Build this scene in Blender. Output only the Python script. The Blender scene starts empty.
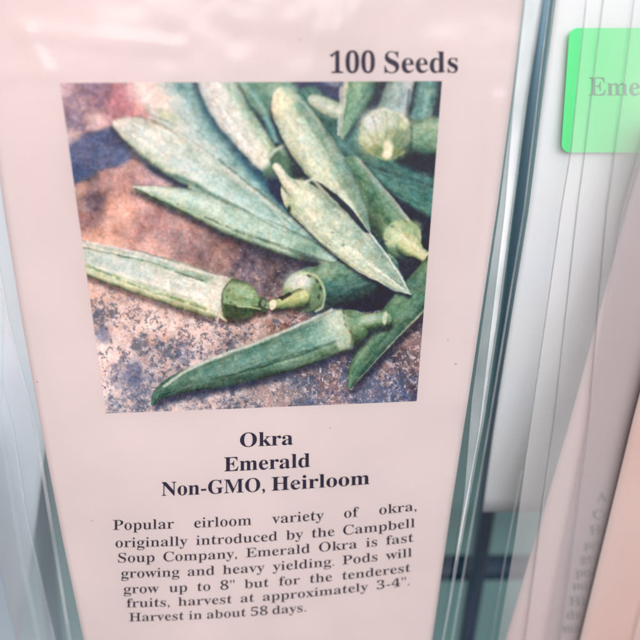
import bpy, math, random
import numpy as np
from mathutils import Vector

scene = bpy.context.scene
COL = scene.collection
random.seed(4)
RNG = np.random.RandomState(11)

# ------------------------------------------------------------------ camera
PITCH = math.radians(23)
DIST = 0.13
FPX = 650.0
K = 0.086                      # the packet stands slightly turned
Fv = np.array([0, math.cos(PITCH), -math.sin(PITCH)])
Rv = np.array([1.0, 0, 0])
Uv = np.array([0, math.sin(PITCH), math.cos(PITCH)])
Cp = -Fv * DIST
cd = bpy.data.cameras.new("camera")
cam = bpy.data.objects.new("camera", cd)
COL.objects.link(cam)
cam.location = Cp
cam.rotation_euler = (math.radians(90) - PITCH, 0, 0)
cd.sensor_width = 36
cd.lens = 36 * FPX / 640
cd.clip_start = 0.002
cd.clip_end = 50
cd.dof.use_dof = True
cd.dof.focus_distance = 0.136
cd.dof.aperture_fstop = 13
scene.camera = cam


def P(px, py, off=0.0):
    """point on the upright plane y = K x + off (metres); arrays welcome"""
    px = np.asarray(px, float); py = np.asarray(py, float); off = np.asarray(off, float)
    a = (px - 320) / FPX
    b = (320 - py) / FPX
    d = Fv + a[..., None] * Rv + b[..., None] * Uv
    t = (off - (Cp[1] - K * Cp[0])) / (d[..., 1] - K * d[..., 0])
    return Cp + d * t[..., None]


# rows of the printed label: a row is named by its height at the left of the picture
VK = [-60, 83, 250, 414, 496, 530, 607, 720]
SK = [0.004, -0.005, -0.022, -0.036, -0.024, -0.016, -0.021, -0.022]
CK = [0, 0, -0.000003, -0.000012, -0.00011, -0.00017, -0.000215, -0.00023]


def xl(v): return 60 + 0.139 * (v - 83)
def xr(v): return 442 - 0.0765 * (v - 83)


def row_y(v, x):
    v = np.asarray(v, float)
    dx = np.maximum(x - xl(v), -80)
    return v + np.interp(v, VK, SK) * dx + np.interp(v, VK, CK) * dx * np.abs(dx)


def bump(px, py):
    a = np.clip((px - 230) / 220, 0, 2) ** 2 * np.clip((py - 400) / 220, 0, 2)
    b = np.clip((150 - px) / 160, 0, 2) ** 2 * 0.0012
    return 0.0028 * a + b


def label_pt(x, v, lift=0.0):
    x = np.asarray(x, float); v = np.asarray(v, float)
    y = row_y(v, x)
    return P(x, y, bump(x, y) - lift)


# ------------------------------------------------------------------ helpers
def lin(c):
    c = np.asarray(c, float) / 255.0
    return np.where(c <= 0.04045, c / 12.92, ((c + 0.055) / 1.055) ** 2.4)


def mesh_np(name, V, F, mat, parent=None, smooth=True):
    me = bpy.data.meshes.new(name)
    V = np.asarray(V, float).reshape(-1, 3)
    me.from_pydata(V.tolist(), [], [tuple(int(i) for i in f) for f in F])
    me.update()
    if smooth:
        me.polygons.foreach_set('use_smooth', [True] * len(me.polygons))
    o = bpy.data.objects.new(name, me)
    COL.objects.link(o)
    if mat: me.materials.append(mat)
    if parent: o.parent = parent
    return o


def grid_faces(nr, nc):
    i = np.arange((nr - 1) * (nc - 1))
    r = i // (nc - 1); c = i % (nc - 1)
    a = r * nc + c
    return np.stack([a, a + nc, a + nc + 1, a + 1], 1)


def thick(o, t, offset=-1):
    m = o.modifiers.new('thickness', 'SOLIDIFY')
    m.thickness = t; m.offset = offset
    return o


def thing(name, label, cat, loc, group=None):
    o = bpy.data.objects.new(name, None)
    o.empty_display_size = 0.01
    COL.objects.link(o)
    o['label'] = label; o['category'] = cat
    if group: o['group'] = group
    return o


def spl(ys, pts):
    """smooth interpolation of a column of (y, value)"""
    k = [p[0] for p in pts]; w = [p[1] for p in pts]
    return np.interp(ys, k, w)


def sheet(name, mat, parent, left, right, y0, y1, offl, offr, nr=40, nc=24, curl=0.0, wave=0.0, pw=1.0, t=0.0, rows=None, seed=0):
    """a standing sheet between two edge curves; offl/offr are depths behind the label plane, at (top, bottom)"""
    ys = np.linspace(y0, y1, nr)
    f = np.linspace(0, 1, nc)
    Xl = spl(ys, left); Xr = spl(ys, right)
    g = (ys - y0) / (y1 - y0)
    Ol = offl[0] + (offl[1] - offl[0]) * g ** pw
    Or = offr[0] + (offr[1] - offr[0]) * g ** pw
    X = Xl[:, None] + (Xr - Xl)[:, None] * f[None]
    O = Ol[:, None] + (Or - Ol)[:, None] * f[None] + curl * 4 * f[None] * (1 - f[None])
    if wave:
        O = O + wave * np.sin(g[:, None] * 5.1 + seed + f[None] * 2.2) + wave * .5 * np.sin(g[:, None] * 11.3 + seed * 2 + f[None] * 5)
    Yp = np.repeat(ys[:, None], nc, 1)
    if rows is not None: Yp = rows(ys[:, None], X)
    o = mesh_np(name, P(X, Yp, O), grid_faces(nr, nc), mat, parent)
    if t: thick(o, t)
    return o


# ------------------------------------------------------------------ materials
def new_mat(name):
    m = bpy.data.materials.new(name); m.use_nodes = True
    nt = m.node_tree
    return m, nt, nt.nodes['Principled BSDF']


def paper_mat(name, rgb, amt=0.03, rough=0.75, scale=60):
    m, nt, b = new_mat(name)
    N, L = nt.nodes, nt.links
    tc = N.new('ShaderNodeTexCoord')
    n1 = N.new('ShaderNodeTexNoise'); n1.inputs['Scale'].default_value = scale; n1.inputs['Detail'].default_value = 5
    n2 = N.new('ShaderNodeTexNoise'); n2.inputs['Scale'].default_value = 2600; n2.inputs['Detail'].default_value = 3
    L.new(tc.outputs['Object'], n1.inputs['Vector']); L.new(tc.outputs['Object'], n2.inputs['Vector'])
    r = N.new('ShaderNodeValToRGB')
    c = lin(rgb)
    r.color_ramp.elements[0].color = (*(c * (1 - amt * 1.6)), 1); r.color_ramp.elements[0].position = .3
    r.color_ramp.elements[1].color = (*np.minimum(c * (1 + amt), .9), 1); r.color_ramp.elements[1].position = .7
    L.new(n1.outputs['Fac'], r.inputs['Fac'])
    L.new(r.outputs['Color'], b.inputs['Base Color'])
    bp = N.new('ShaderNodeBump'); bp.inputs['Strength'].default_value = .12; bp.inputs['Distance'].default_value = .0001
    L.new(n2.outputs['Fac'], bp.inputs['Height']); L.new(bp.outputs['Normal'], b.inputs['Normal'])
    b.inputs['Roughness'].default_value = rough
    b.inputs['Specular IOR Level'].default_value = .25
    return m


def film_mat(name, tint=(1, 1, 1), haze=0.04, hazecol=(.9, .9, .9), gloss=0.9, rough=0.12, wr=0.25, scale=70, edge=1.35):
    """clear plastic film: see-through, a fresnel reflection and a little milky haze"""
    m, nt, b = new_mat(name)
    N, L = nt.nodes, nt.links
    N.remove(b)
    out = N['Material Output']
    tr = N.new('ShaderNodeBsdfTransparent'); tr.inputs[0].default_value = (*tint, 1)
    df = N.new('ShaderNodeBsdfDiffuse'); df.inputs[0].default_value = (*hazecol, 1)
    gl = N.new('ShaderNodeBsdfGlossy'); gl.inputs['Roughness'].default_value = rough; gl.inputs[0].default_value = (1, 1, 1, 1)
    fr = N.new('ShaderNodeFresnel'); fr.inputs['IOR'].default_value = edge
    mu = N.new('ShaderNodeMath'); mu.operation = 'MULTIPLY'; mu.inputs[1].default_value = gloss
    L.new(fr.outputs[0], mu.inputs[0])
    m1 = N.new('ShaderNodeMixShader')
    hn = N.new('ShaderNodeTexNoise'); hn.inputs['Scale'].default_value = scale * .6; hn.inputs['Detail'].default_value = 3
    tc = N.new('ShaderNodeTexCoord')
    mp = N.new('ShaderNodeMapping'); mp.inputs['Scale'].default_value = (1, 1, .45)
    L.new(tc.outputs['Object'], mp.inputs['Vector'])
    L.new(mp.outputs['Vector'], hn.inputs['Vector'])
    mr = N.new('ShaderNodeMapRange'); mr.inputs['From Min'].default_value = .3; mr.inputs['From Max'].default_value = .75
    mr.inputs['To Min'].default_value = haze * .5; mr.inputs['To Max'].default_value = haze * 1.5
    L.new(hn.outputs['Fac'], mr.inputs['Value'])
    L.new(mr.outputs['Result'], m1.inputs['Fac'])
    L.new(tr.outputs[0], m1.inputs[1]); L.new(df.outputs[0], m1.inputs[2])
    m2 = N.new('ShaderNodeMixShader')
    L.new(mu.outputs[0], m2.inputs['Fac']); L.new(m1.outputs[0], m2.inputs[1]); L.new(gl.outputs[0], m2.inputs[2])
    wn = N.new('ShaderNodeTexNoise'); wn.inputs['Scale'].default_value = scale; wn.inputs['Detail'].default_value = 2
    wn.inputs['Distortion'].default_value = .6
    L.new(mp.outputs['Vector'], wn.inputs['Vector'])
    bp = N.new('ShaderNodeBump'); bp.inputs['Strength'].default_value = wr; bp.inputs['Distance'].default_value = .004
    L.new(wn.outputs['Fac'], bp.inputs['Height'])
    L.new(bp.outputs['Normal'], gl.inputs['Normal']); L.new(bp.outputs['Normal'], fr.inputs['Normal'])
    L.new(m2.outputs[0], out.inputs['Surface'])
    return m


def plain_mat(name, rgb, rough=.5, amt=.06, scale=90):
    return paper_mat(name, rgb, amt, rough, scale)


INK = plain_mat('ink', (24, 20, 50), .55, .05)
INK2 = plain_mat('grey_ink', (32, 28, 50), .6, .05)

# ------------------------------------------------------------------ lettering
def fancy(s):
    o = ''
    for c in s:
        if 'A' <= c <= 'Z': o += chr(0x1D400 + ord(c) - 65)
        elif 'a' <= c <= 'z': o += chr(0x1D41A + ord(c) - 97)
        elif '0' <= c <= '9': o += chr(0x1D7CE + ord(c) - 48)
        else: o += c
    return o


def outline(s):
    c = bpy.data.curves.new('tmp', 'FONT'); c.body = fancy(s); c.size = 1; c.fill_mode = 'NONE'; c.resolution_u = 5
    o = bpy.data.objects.new('tmp', c); COL.objects.link(o)
    bpy.context.view_layer.update()
    me = bpy.data.meshes.new_from_object(o.evaluated_get(bpy.context.evaluated_depsgraph_get()))
    V = np.array([v.co[:2] for v in me.vertices])
    adj = {}
    for e in me.edges:
        a, b = e.vertices; adj.setdefault(a, []).append(b); adj.setdefault(b, []).append(a)
    loops, seen = [], set()
    for st in adj:
        if st in seen: continue
        lp = [st]; seen.add(st); cur = st
        while True:
            nx = [q for q in adj[cur] if q not in seen]
            if not nx: break
            cur = nx[0]; seen.add(cur); lp.append(cur)
        if len(lp) > 2: loops.append(V[lp])
    bpy.data.objects.remove(o); bpy.data.curves.remove(c); bpy.data.meshes.remove(me)
    return loops


def resample(lp, step):
    q = np.vstack([lp, lp[:1]])
    out = []
    for a, b in zip(q[:-1], q[1:]):
        n = max(1, int(math.ceil(np.linalg.norm(b - a) / step)))
        for k in range(n): out.append(a + (b - a) * k / n)
    out = [p for i, p in enumerate(out) if np.linalg.norm(p - out[i - 1]) > 1e-5]
    return np.array(out)


def thin(loops, keep=0.042, ratio=0.30):
    """turn the bold letters into a regular weight: thick strokes lose width, hairlines keep theirs"""
    L = [resample(l, 0.02) for l in loops]
    A = np.vstack(L); B = np.vstack([np.roll(l, -1, 0) for l in L])
    # inside test to orient normals
    def inside(p):
        c = ((A[:, 1] > p[1]) != (B[:, 1] > p[1]))
        d = B[:, 1] - A[:, 1]
        xx = (B[:, 0] - A[:, 0]) * (p[1] - A[:, 1]) / np.where(d == 0, 1e-12, d) + A[:, 0]
        return np.count_nonzero(c & (p[0] < xx)) % 2 == 1
    out = []
    for l in L:
        tg = np.roll(l, -1, 0) - np.roll(l, 1, 0)
        tg /= np.maximum(np.linalg.norm(tg, axis=1), 1e-9)[:, None]
        nm = np.stack([-tg[:, 1], tg[:, 0]], 1)
        k = len(l) // 3
        vote = sum(1 if inside(l[j] + nm[j] * 0.004) else -1 for j in range(0, len(l), max(1, len(l) // 9)))
        if vote < 0: nm = -nm
        th = np.full(len(l), 0.5)
        E = B - A
        for i in range(len(l)):
            p = l[i] + nm[i] * 1e-3; d = nm[i]
            den = d[0] * E[:, 1] - d[1] * E[:, 0]
            den = np.where(np.abs(den) < 1e-12, 1e-12, den)
            w = A - p
            t = (w[:, 0] * E[:, 1] - w[:, 1] * E[:, 0]) / den
            u = (w[:, 0] * d[1] - w[:, 1] * d[0]) / den
            h = t[(t > 1e-4) & (u >= 0) & (u <= 1)]
            if len(h): th[i] = h.min()
        th = np.minimum(th, .16)
        d = np.maximum(0, (th - keep)) * ratio * .5
        mn = np.minimum(np.minimum(np.roll(th, 1), np.roll(th, -1)), th)
        d = np.minimum(d, np.maximum(0, (mn - keep)) * ratio)
        for _ in range(3): d = (np.roll(d, 1) + d * 2 + np.roll(d, -1)) / 4
        out.append(l + nm * d[:, None])
    return out


def fill(loops):
    c = bpy.data.curves.new('tmp', 'CURVE'); c.dimensions = '2D'; c.fill_mode = 'FRONT'
    for l in loops:
        s = c.splines.new('POLY'); s.points.add(len(l) - 1)
        s.points.foreach_set('co', np.hstack([l, np.zeros((len(l), 1)), np.ones((len(l), 1))]).ravel())
        s.use_cyclic_u = True
    o = bpy.data.objects.new('tmp', c); COL.objects.link(o)
    bpy.context.view_layer.update()
    me = bpy.data.meshes.new_from_object(o.evaluated_get(bpy.context.evaluated_depsgraph_get()))
    V = np.array([v.co[:2] for v in me.vertices]); F = [tuple(p.vertices) for p in me.polygons]
    bpy.data.objects.remove(o); bpy.data.curves.remove(c); bpy.data.meshes.remove(me)
    return V, F


GC = {}
def glyph(c, regular):
    """one letter: filled outline and how far it moves the pen"""
    if (c, regular) not in GC:
        l0 = outline(c)
        adv = max(q[:, 0].max() for q in outline('H' + c + 'H')) - max(q[:, 0].max() for q in outline('HH'))
        for ratio in ((.34, .27, .2, .1, 0) if regular else (None,)):
            l = [resample(q, .05) for q in l0] if ratio is None else thin(l0, .048, ratio)
            V, F = fill(l)
            sh = abs(sum(np.sum(q[:, 0] * np.roll(q[:, 1], -1) - np.roll(q[:, 0], -1) * q[:, 1]) / 2 for q in l))
            ar = 0
            for f in F:
                q = V[list(f)]
                ar += abs(np.sum(q[:, 0] * np.roll(q[:, 1], -1) - np.roll(q[:, 0], -1) * q[:, 1]) / 2)
            if abs(ar - sh) < .03 * max(sh, 1e-6): break
        GC[(c, regular)] = (V, F, adv)
    return GC[(c, regular)]


WCACHE = {}
def word(s, regular):
    if (s, regular) not in WCACHE:
        Vs, Fs, n, pen = [], [], 0, 0
        for c in s:
            V, F, adv = glyph(c, regular)
            Vs.append(V + np.array([pen, 0])); Fs += [tuple(i + n for i in f) for f in F]
            n += len(V); pen += adv * (.985 if regular else 1)
        V = np.vstack(Vs); x0 = V[:, 0].min()
        WCACHE[(s, regular)] = (V, Fs, x0, V[:, 0].max() - x0)
    return WCACHE[(s, regular)]


class Print:
    """collects lettering, mapped on to a surface"""
    def __init__(s): s.V = []; s.F = []; s.n = 0
    def add(s, txt, x, base, ex, ey, fn, regular=False, x_end=None):
        V, F, x0, w = word(txt, regular)
        if x_end is not None: ex = (x_end - x) / w
        pts = fn(x + (V[:, 0] - x0) * ex, base - V[:, 1] * ey)
        # make sure the face winding faces the camera
        s.V.append(pts); s.F += [tuple(i + s.n for i in f) for f in F]; s.n += len(V)
        return w * ex
    def build(s, name, mat, parent):
        o = mesh_np(name, np.vstack(s.V), s.F, mat, parent, smooth=False)
        return o


# ------------------------------------------------------------------ numpy noise
def vnoise(X, Y, sc, seed):
    rs = np.random.RandomState(seed)
    T = rs.rand(256, 256)
    x = X / sc + 37.3; y = Y / sc + 91.7
    xi = np.floor(x).astype(int); yi = np.floor(y).astype(int)
    fx = x - xi; fy = y - yi
    fx = fx * fx * (3 - 2 * fx); fy = fy * fy * (3 - 2 * fy)
    a = T[yi % 256, xi % 256]; b = T[yi % 256, (xi + 1) % 256]
    c = T[(yi + 1) % 256, xi % 256]; d = T[(yi + 1) % 256, (xi + 1) % 256]
    return (a * (1 - fx) + b * fx) * (1 - fy) + (c * (1 - fx) + d * fx) * fy


def fbm(X, Y, sc, seed, oct=4, gain=.55):
    t = 0; w = 1; s = 0
    for k in range(oct):
        t = t + w * vnoise(X, Y, sc / 2 ** k, seed + k * 7); s += w; w *= gain
    return t / s


def sstep(a, b, x):
    t = np.clip((x - a) / (b - a), 0, 1)
    return t * t * (3 - 2 * t)


# ------------------------------------------------------------------ the printed okra photograph
class Canvas:
    def __init__(s, X, Y):
        s.X = X; s.Y = Y
        wx = (fbm(X, Y, 9, 301, 3) - .5) * 1.8; wy = (fbm(X, Y, 9, 401, 3) - .5) * 1.8
        s.Xw = X + wx; s.Yw = Y + wy
        s.C = np.zeros(X.shape + (3,))
        s.grain = fbm(X, Y, 3.2, 51, 3) - .5
        s.mott = fbm(X, Y, 14, 61, 4) - .5

    def anchors(s, pts, power=2.2):
        W = 0; C = 0
        for x, y, r, c in pts:
            d = np.hypot(s.X - x, s.Y - y) / r
            w = 1 / (d ** (power * 2) + .02)
            W = W + w; C = C + w[..., None] * np.array(c, float)
        s.C = C / W[..., None]

    def blob(s, x, y, rx, ry, c, a=1.0, ang=0, soft=.5, rag=0.0):
        ca, sa = math.cos(math.radians(ang)), math.sin(math.radians(ang))
        dx = s.Xw - x; dy = s.Yw - y
        u = (dx * ca + dy * sa) / rx; v = (-dx * sa + dy * ca) / ry
        d = np.sqrt(u * u + v * v) + rag * (s.mott * 2)
        m = (1 - sstep(1 - soft, 1 + soft, d)) * a
        s.C = s.C * (1 - m[..., None]) + np.array(c, float) * m[..., None]

    def poly(s, pts, c, a=1.0, soft=1.5):
        p = np.array(pts, float)
        X, Y = s.Xw, s.Yw
        ins = np.zeros(X.shape, bool); dist = np.full(X.shape, 1e9)
        for (x0, y0), (x1, y1) in zip(p, np.roll(p, -1, 0)):
            cr = (y0 > Y) != (y1 > Y)
            xx = (x1 - x0) * (Y - y0) / ((y1 - y0) or 1e-9) + x0
            ins ^= cr & (X < xx)
            ex, ey = x1 - x0, y1 - y0
            t = np.clip(((X - x0) * ex + (Y - y0) * ey) / (ex * ex + ey * ey + 1e-9), 0, 1)
            dist = np.minimum(dist, np.hypot(X - x0 - t * ex, Y - y0 - t * ey))
        sd = np.where(ins, dist, -dist)
        m = sstep(-soft, soft, sd) * a
        s.C = s.C * (1 - m[..., None]) + np.array(c, float) * m[..., None]

    def line(s, pts, c, w=1.2, a=.8, soft=.8, broken=0.0):
        sp = spine([(x, y, w) for x, y in pts], 40)
        X, Y = s.Xw, s.Yw
        D = np.full(X.shape, 1e9)
        for (x0, y0, _), (x1, y1, _) in zip(sp[:-1], sp[1:]):
            ex, ey = x1 - x0, y1 - y0
            t = np.clip(((X - x0) * ex + (Y - y0) * ey) / (ex * ex + ey * ey + 1e-9), 0, 1)
            D = np.minimum(D, np.hypot(X - x0 - t * ex, Y - y0 - t * ey))
        m = (1 - sstep(w - soft, w + soft, D)) * a
        if broken: m = m * sstep(.5 - .3 / broken * .3, .6, fbm(s.X, s.Y, 7, 777, 2))
        s.C = s.C * (1 - m[..., None]) + np.array(c, float) * m[..., None]

    def pod(s, sp, prof0, prof1=None, soft=.9, shadow=None, speck=0.0, tex=9.0, flat0=False, flat1=False):
        """sp: (x, y, halfwidth) spine. prof: list of (s, colour) across, s=-1 left of travel .. 1 right"""
        Q = spine(sp, 70)
        x0, x1 = Q[:, 0].min() - 40, Q[:, 0].max() + 40
        y0, y1 = Q[:, 1].min() - 40, Q[:, 1].max() + 40
        sel = (s.X > x0) & (s.X < x1) & (s.Y > y0) & (s.Y < y1)
        X = s.Xw[sel]; Y = s.Yw[sel]
        best = np.full(X.shape, 1e9); S = np.zeros(X.shape); T = np.zeros(X.shape); E = np.zeros(X.shape)
        n = len(Q) - 1
        for i in range(n):
            ax, ay, aw = Q[i]; bx, by, bw = Q[i + 1]
            ex, ey = bx - ax, by - ay
            L2 = ex * ex + ey * ey + 1e-9
            tr = ((X - ax) * ex + (Y - ay) * ey) / L2
            t = np.clip(tr, 0, 1)
            w = aw + (bw - aw) * t
            dx = X - ax - t * ex; dy = Y - ay - t * ey
            D = np.hypot(dx, dy)
            k = D - w
            if i == 0: p0 = -tr * math.sqrt(L2)
            if i == n - 1: p1 = (tr - 1) * math.sqrt(L2)
            u = k < best
            best[u] = k[u]
            sg = np.sign(ex * dy - ey * dx)
            S[u] = ((ex * dy - ey * dx) / math.sqrt(L2) / np.maximum(w, .5))[u]
            T[u] = ((i + t) / n)[u]
        if flat0: best = np.maximum(best, p0)
        if flat1: best = np.maximum(best, p1)
        m = 1 - sstep(-soft, soft, best)
        if shadow:
            sx, sy, sr, sa, sc = shadow
            # soft dark contact shadow: distance of the shifted outline
            Xs = X - sx; Ys = Y - sy
            bs = np.full(X.shape, 1e9)
            for i in range(0, n, 2):
                ax, ay, aw = Q[i]
                bs = np.minimum(bs, np.hypot(Xs - ax, Ys - ay) - aw)
            ms = (1 - sstep(-sr, sr, bs)) * sa
            if flat0: ms = ms * (p0 < 0)
            if flat1: ms = ms * (p1 < 0)
            cc = s.C[sel]
            s.C[sel] = cc * (1 - ms[:, None]) + np.array(sc, float) * ms[:, None]
        def prof(p):
            k = [q[0] for q in p]
            cs = np.array([q[1] for q in p], float)
            wob = S + s.mott[sel] * .12
            return np.stack([np.interp(wob, k, cs[:, j]) for j in range(3)], 1)
        c0 = prof(prof0)
        if prof1 is not None:
            c1 = prof(prof1); c0 = c0 * (1 - T[:, None]) + c1 * T[:, None]
        c0 = c0 + s.mott[sel][:, None] * np.array([1, .8, .7]) * tex * 3
        Ltot = np.hypot(*(np.diff(Q[:, :2], axis=0).T)).sum(); wm = Q[:, 2].max()
        al = T * Ltot; ac = S * wm
        fib = fbm(al * .28 + ac * .05, ac * 1.15, 3.6, 811, 3, .8) - .5
        pat = fbm(al * .5, ac, 8.5, 831, 3, .7) - .5
        c0 = c0 + fib[:, None] * np.array([46, 38, 38]) + pat[:, None] * np.array([52, 40, 40])
        c0 = c0 * (1 - .26 * np.clip(np.abs(S), 0, 1) ** 5)[:, None]
        if speck:
            f = vnoise(X, Y, 1.6, 901)
            c0 = c0 + (f - .5)[:, None] * speck
        cc = s.C[sel]
        s.C[sel] = cc * (1 - m[:, None]) + c0 * m[:, None]


def spine(pts, n):
    """Catmull-Rom through (x,y,w)"""
    p = np.array(pts, float)
    p = np.vstack([2 * p[0] - p[1], p, 2 * p[-1] - p[-2]])
    out = []
    segs = len(p) - 3
    m = max(2, n // segs)
    for i in range(segs):
        a, b, c, d = p[i], p[i + 1], p[i + 2], p[i + 3]
        for k in range(m):
            t = k / m
            out.append(.5 * ((2 * b) + (-a + c) * t + (2 * a - 5 * b + 4 * c - d) * t * t + (-a + 3 * b - 3 * c + d) * t ** 3))
    out.append(p[-2])
    q = np.array(out); q[:, 2] = np.maximum(q[:, 2], .6)
    return q


def paint(X, Y):
    K_ = Canvas(X, Y)
    NAVY = (22, 38, 62); DG = (38, 82, 66)
    # weathered table top
    K_.anchors([
        (75, 92, 26, (140, 122, 150)), (100, 90, 22, (132, 108, 140)), (120, 100, 20, (190, 135, 145)),
        (125, 115, 12, (176, 118, 128)), (70, 120, 18, (140, 130, 160)), (95, 122, 10, (190, 160, 160)),
        (74, 137, 7, (205, 175, 160)), (98, 126, 7, (205, 170, 160)),
        (85, 172, 12, (120, 105, 120)), (120, 172, 20, (185, 145, 140)), (80, 185, 10, (190, 150, 130)),
        (95, 200, 12, (120, 98, 105)), (88, 222, 14, (150, 115, 110)), (120, 215, 20, (190, 145, 125)),
        (100, 235, 16, (205, 160, 135)), (150, 225, 22, (165, 130, 135)), (160, 175, 14, (175, 150, 165)),
        (180, 245, 22, (170, 135, 135)), (150, 245, 16, (190, 150, 140)), (215, 250, 20, (150, 120, 120)),
        (250, 262, 16, (95, 90, 120)), (280, 270, 16, (80, 75, 100)), (230, 245, 10, (140, 110, 115)),
        (100, 290, 18, (205, 170, 150)), (130, 305, 20, (195, 165, 155)), (110, 320, 18, (190, 165, 160)),
        (150, 325, 22, (205, 175, 160)), (190, 325, 20, (200, 170, 155)), (215, 335, 18, (180, 155, 150)),
        (110, 350, 20, (215, 190, 180)), (115, 375, 16, (190, 175, 180)), (135, 378, 14, (120, 125, 155)),
        (120, 400, 14, (110, 120, 150)), (160, 360, 16, (185, 165, 165)), (190, 350, 12, (140, 140, 170)),
        (200, 395, 18, (120, 125, 150)), (240, 325, 16, (175, 145, 125)), (280, 320, 12, (140, 95, 75)), (265, 318, 12, (160, 115, 95)),
        (240, 395, 22, (95, 105, 135)), (280, 390, 22, (120, 122, 145)), (320, 370, 20, (70, 80, 105)),
        (330, 395, 22, (105, 110, 135)), (380, 385, 20, (95, 100, 130)), (410, 350, 18, (110, 90, 95)),
        (400, 400, 20, (75, 88, 125)), (350, 350, 16, (60, 65, 90)), (415, 385, 14, (95, 85, 100))])
    b = fbm(X, Y, 26, 5, 5, .62)
    amp = sstep(250, 330, Y)
    # blue flaked patches
    LLq = sstep(330, 180, X) * amp
    b = b + (fbm(X, Y, 9, 215, 4, .75) - .5) * .35 * amp
    m = sstep(.54, .66, b + .06 * sstep(385, 405, Y) - .03 * LLq) * (.35 + .65 * amp) * .6
    K_.C = K_.C * (1 - m[..., None]) + np.array((74, 92, 128)) * m[..., None]
    m = sstep(.51 + .03 * LLq, .38, b) * (.3 + .7 * amp) * .7
    warm = np.array((226, 200, 184)) + sstep(200, 300, X)[..., None] * np.array((-72, -74, -66))
    K_.C = K_.C * (1 - m[..., None]) + warm * m[..., None]
    # soft brown blotches higher up
    b2 = fbm(X, Y, 17, 88, 4, .6)
    K_.C += ((b2 - .5) * 95 * (1 - .5 * amp))[..., None] * np.array([1, .95, .8])
    # crisp flakes and crumbs
    f = fbm(X, Y, 4.5, 15, 4, .9)
    m = sstep(.54, .66, f) * amp * .7
    K_.C = K_.C * (1 - m[..., None]) + np.array((205, 190, 188)) * m[..., None] * 1.0
    f2 = fbm(X, Y, 4.5, 25, 4, .9) + .25 * (fbm(X, Y, 30, 26, 2) - .5)
    m = sstep(.55, .66, f2) * amp * .6
    K_.C = K_.C * (1 - m[..., None]) + np.array((46, 66, 108)) * m[..., None]
    f3 = vnoise(X, Y, 2.1, 35)
    m = sstep(.86, .96, f3) * sstep(325, 370, Y) * .8 * sstep(150, 260, X)
    K_.C = K_.C * (1 - m[..., None]) + np.array((225, 215, 210)) * m[..., None]
    f3 = vnoise(X, Y, 2.6, 36)
    m = sstep(.84, .95, f3) * sstep(215, 240, Y) * sstep(150, 200, X) * .6
    K_.C = K_.C * (1 - m[..., None]) + np.array((200, 170, 165)) * m[..., None]
    lm = K_.C.mean(-1, keepdims=True)
    K_.C = lm + (K_.C - lm) * .86 + np.array((1, 0, -4)) + ((1 - amp)[..., None]) * np.array((7, 1, -9)) + (amp * sstep(330, 250, X))[..., None] * np.array((4, 3, -4))
    # blue dark patch, upper left
    K_.poly([(60, 146), (72, 137), (92, 133), (112, 127), (122, 140), (133, 158), (118, 166), (96, 171), (76, 184), (62, 186)], (66, 84, 122), .92, 4)
    K_.blob(80, 172, 12, 9, (38, 66, 104), .7, 0, .6)
    K_.blob(112, 138, 18, 8, (52, 68, 106), .6, 20, .6)
    K_.blob(73, 139, 9, 4, (208, 178, 165), .7, -30, .6)
    K_.blob(98, 126, 9, 4.5, (212, 178, 165), .7, -10, .6)
    K_.blob(95, 203, 9, 14, (96, 84, 104), .65, -20, .8)
    K_.blob(85, 222, 14, 7, (125, 98, 108), .5, 0, .8)
    K_.blob(122, 98, 13, 16, (196, 128, 138), .5, 0, .8)
    K_.blob(135, 375, 10, 9, (56, 76, 122), .5, 10, .8, 1.3)
    K_.blob(103, 335, 9, 6, (62, 86, 130), .5, 40, .8, 1.2)

    # ----- far, right hand background: dark green tangle
    K_.poly([(186, 78), (202, 78), (222, 115), (262, 168), (300, 200), (330, 260), (345, 300), (445, 300), (446, 78)], (30, 58, 72), 1, 2)
    K_.poly([(340, 262), (440, 255), (440, 300), (396, 310), (345, 308)], NAVY, 1, 3)
    K_.poly([(190, 78), (206, 78), (230, 128), (214, 112), (196, 98)], (48, 58, 98), .9, 3)
    K_.blob(194, 88, 8, 8, (118, 78, 98), .7)
    # green between pods at the top
    K_.poly([(236, 78), (330, 78), (318, 92), (285, 100), (268, 122), (250, 105)], (92, 140, 108), 1, 3)
    K_.blob(262, 98, 14, 8, (62, 118, 92), .8, 45, .7)
    K_.blob(278, 92, 14, 6, (118, 158, 124), .6, 20, .8)
    K_.poly([(262, 112), (272, 118), (290, 142), (284, 146), (268, 136)], (34, 112, 122), .9, 2.5)
    K_.poly([(290, 78), (345, 78), (345, 100), (325, 100), (300, 92)], (46, 60, 92), 1, 4)
    K_.blob(332, 82, 10, 4, (150, 160, 165), .6, 15, .7)
    # teal body crossing behind on the right
    K_.pod([(310, 100, 14), (350, 142, 18), (390, 172, 20), (445, 205, 22)],
           [(-1, (62, 120, 116)), (-.4, (50, 112, 100)), (.3, (40, 98, 88)), (1, (24, 60, 70))], None, 2.5, (0, 6, 6, .7, NAVY), 0, 9)
    K_.blob(408, 186, 24, 7, (66, 132, 112), .6, 30, .8)
    K_.blob(345, 145, 16, 8, (72, 130, 128), .6, 45, .8)
    K_.poly([(355, 152), (372, 158), (440, 190), (442, 250), (420, 240), (395, 205)], (20, 36, 62), .0, 3)
    # right edge pods
    K_.pod([(428, 70, 13), (424, 100, 13), (418, 122, 12)], [(-1, (50, 90, 90)), (-.3, (106, 158, 140)), (.4, (84, 136, 124)), (1, (40, 70, 84))], None, 2.2, None, 0, 9)
    K_.pod([(408, 140, 18), (430, 138, 21), (452, 138, 22)], [(-1, (104, 150, 112)), (-.55, (134, 168, 122)), (.1, (112, 156, 112)), (.7, (66, 118, 84)), (1, (24, 58, 60))], None, 2.5, (0, 5, 5, .8, NAVY), 0, 10)
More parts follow.
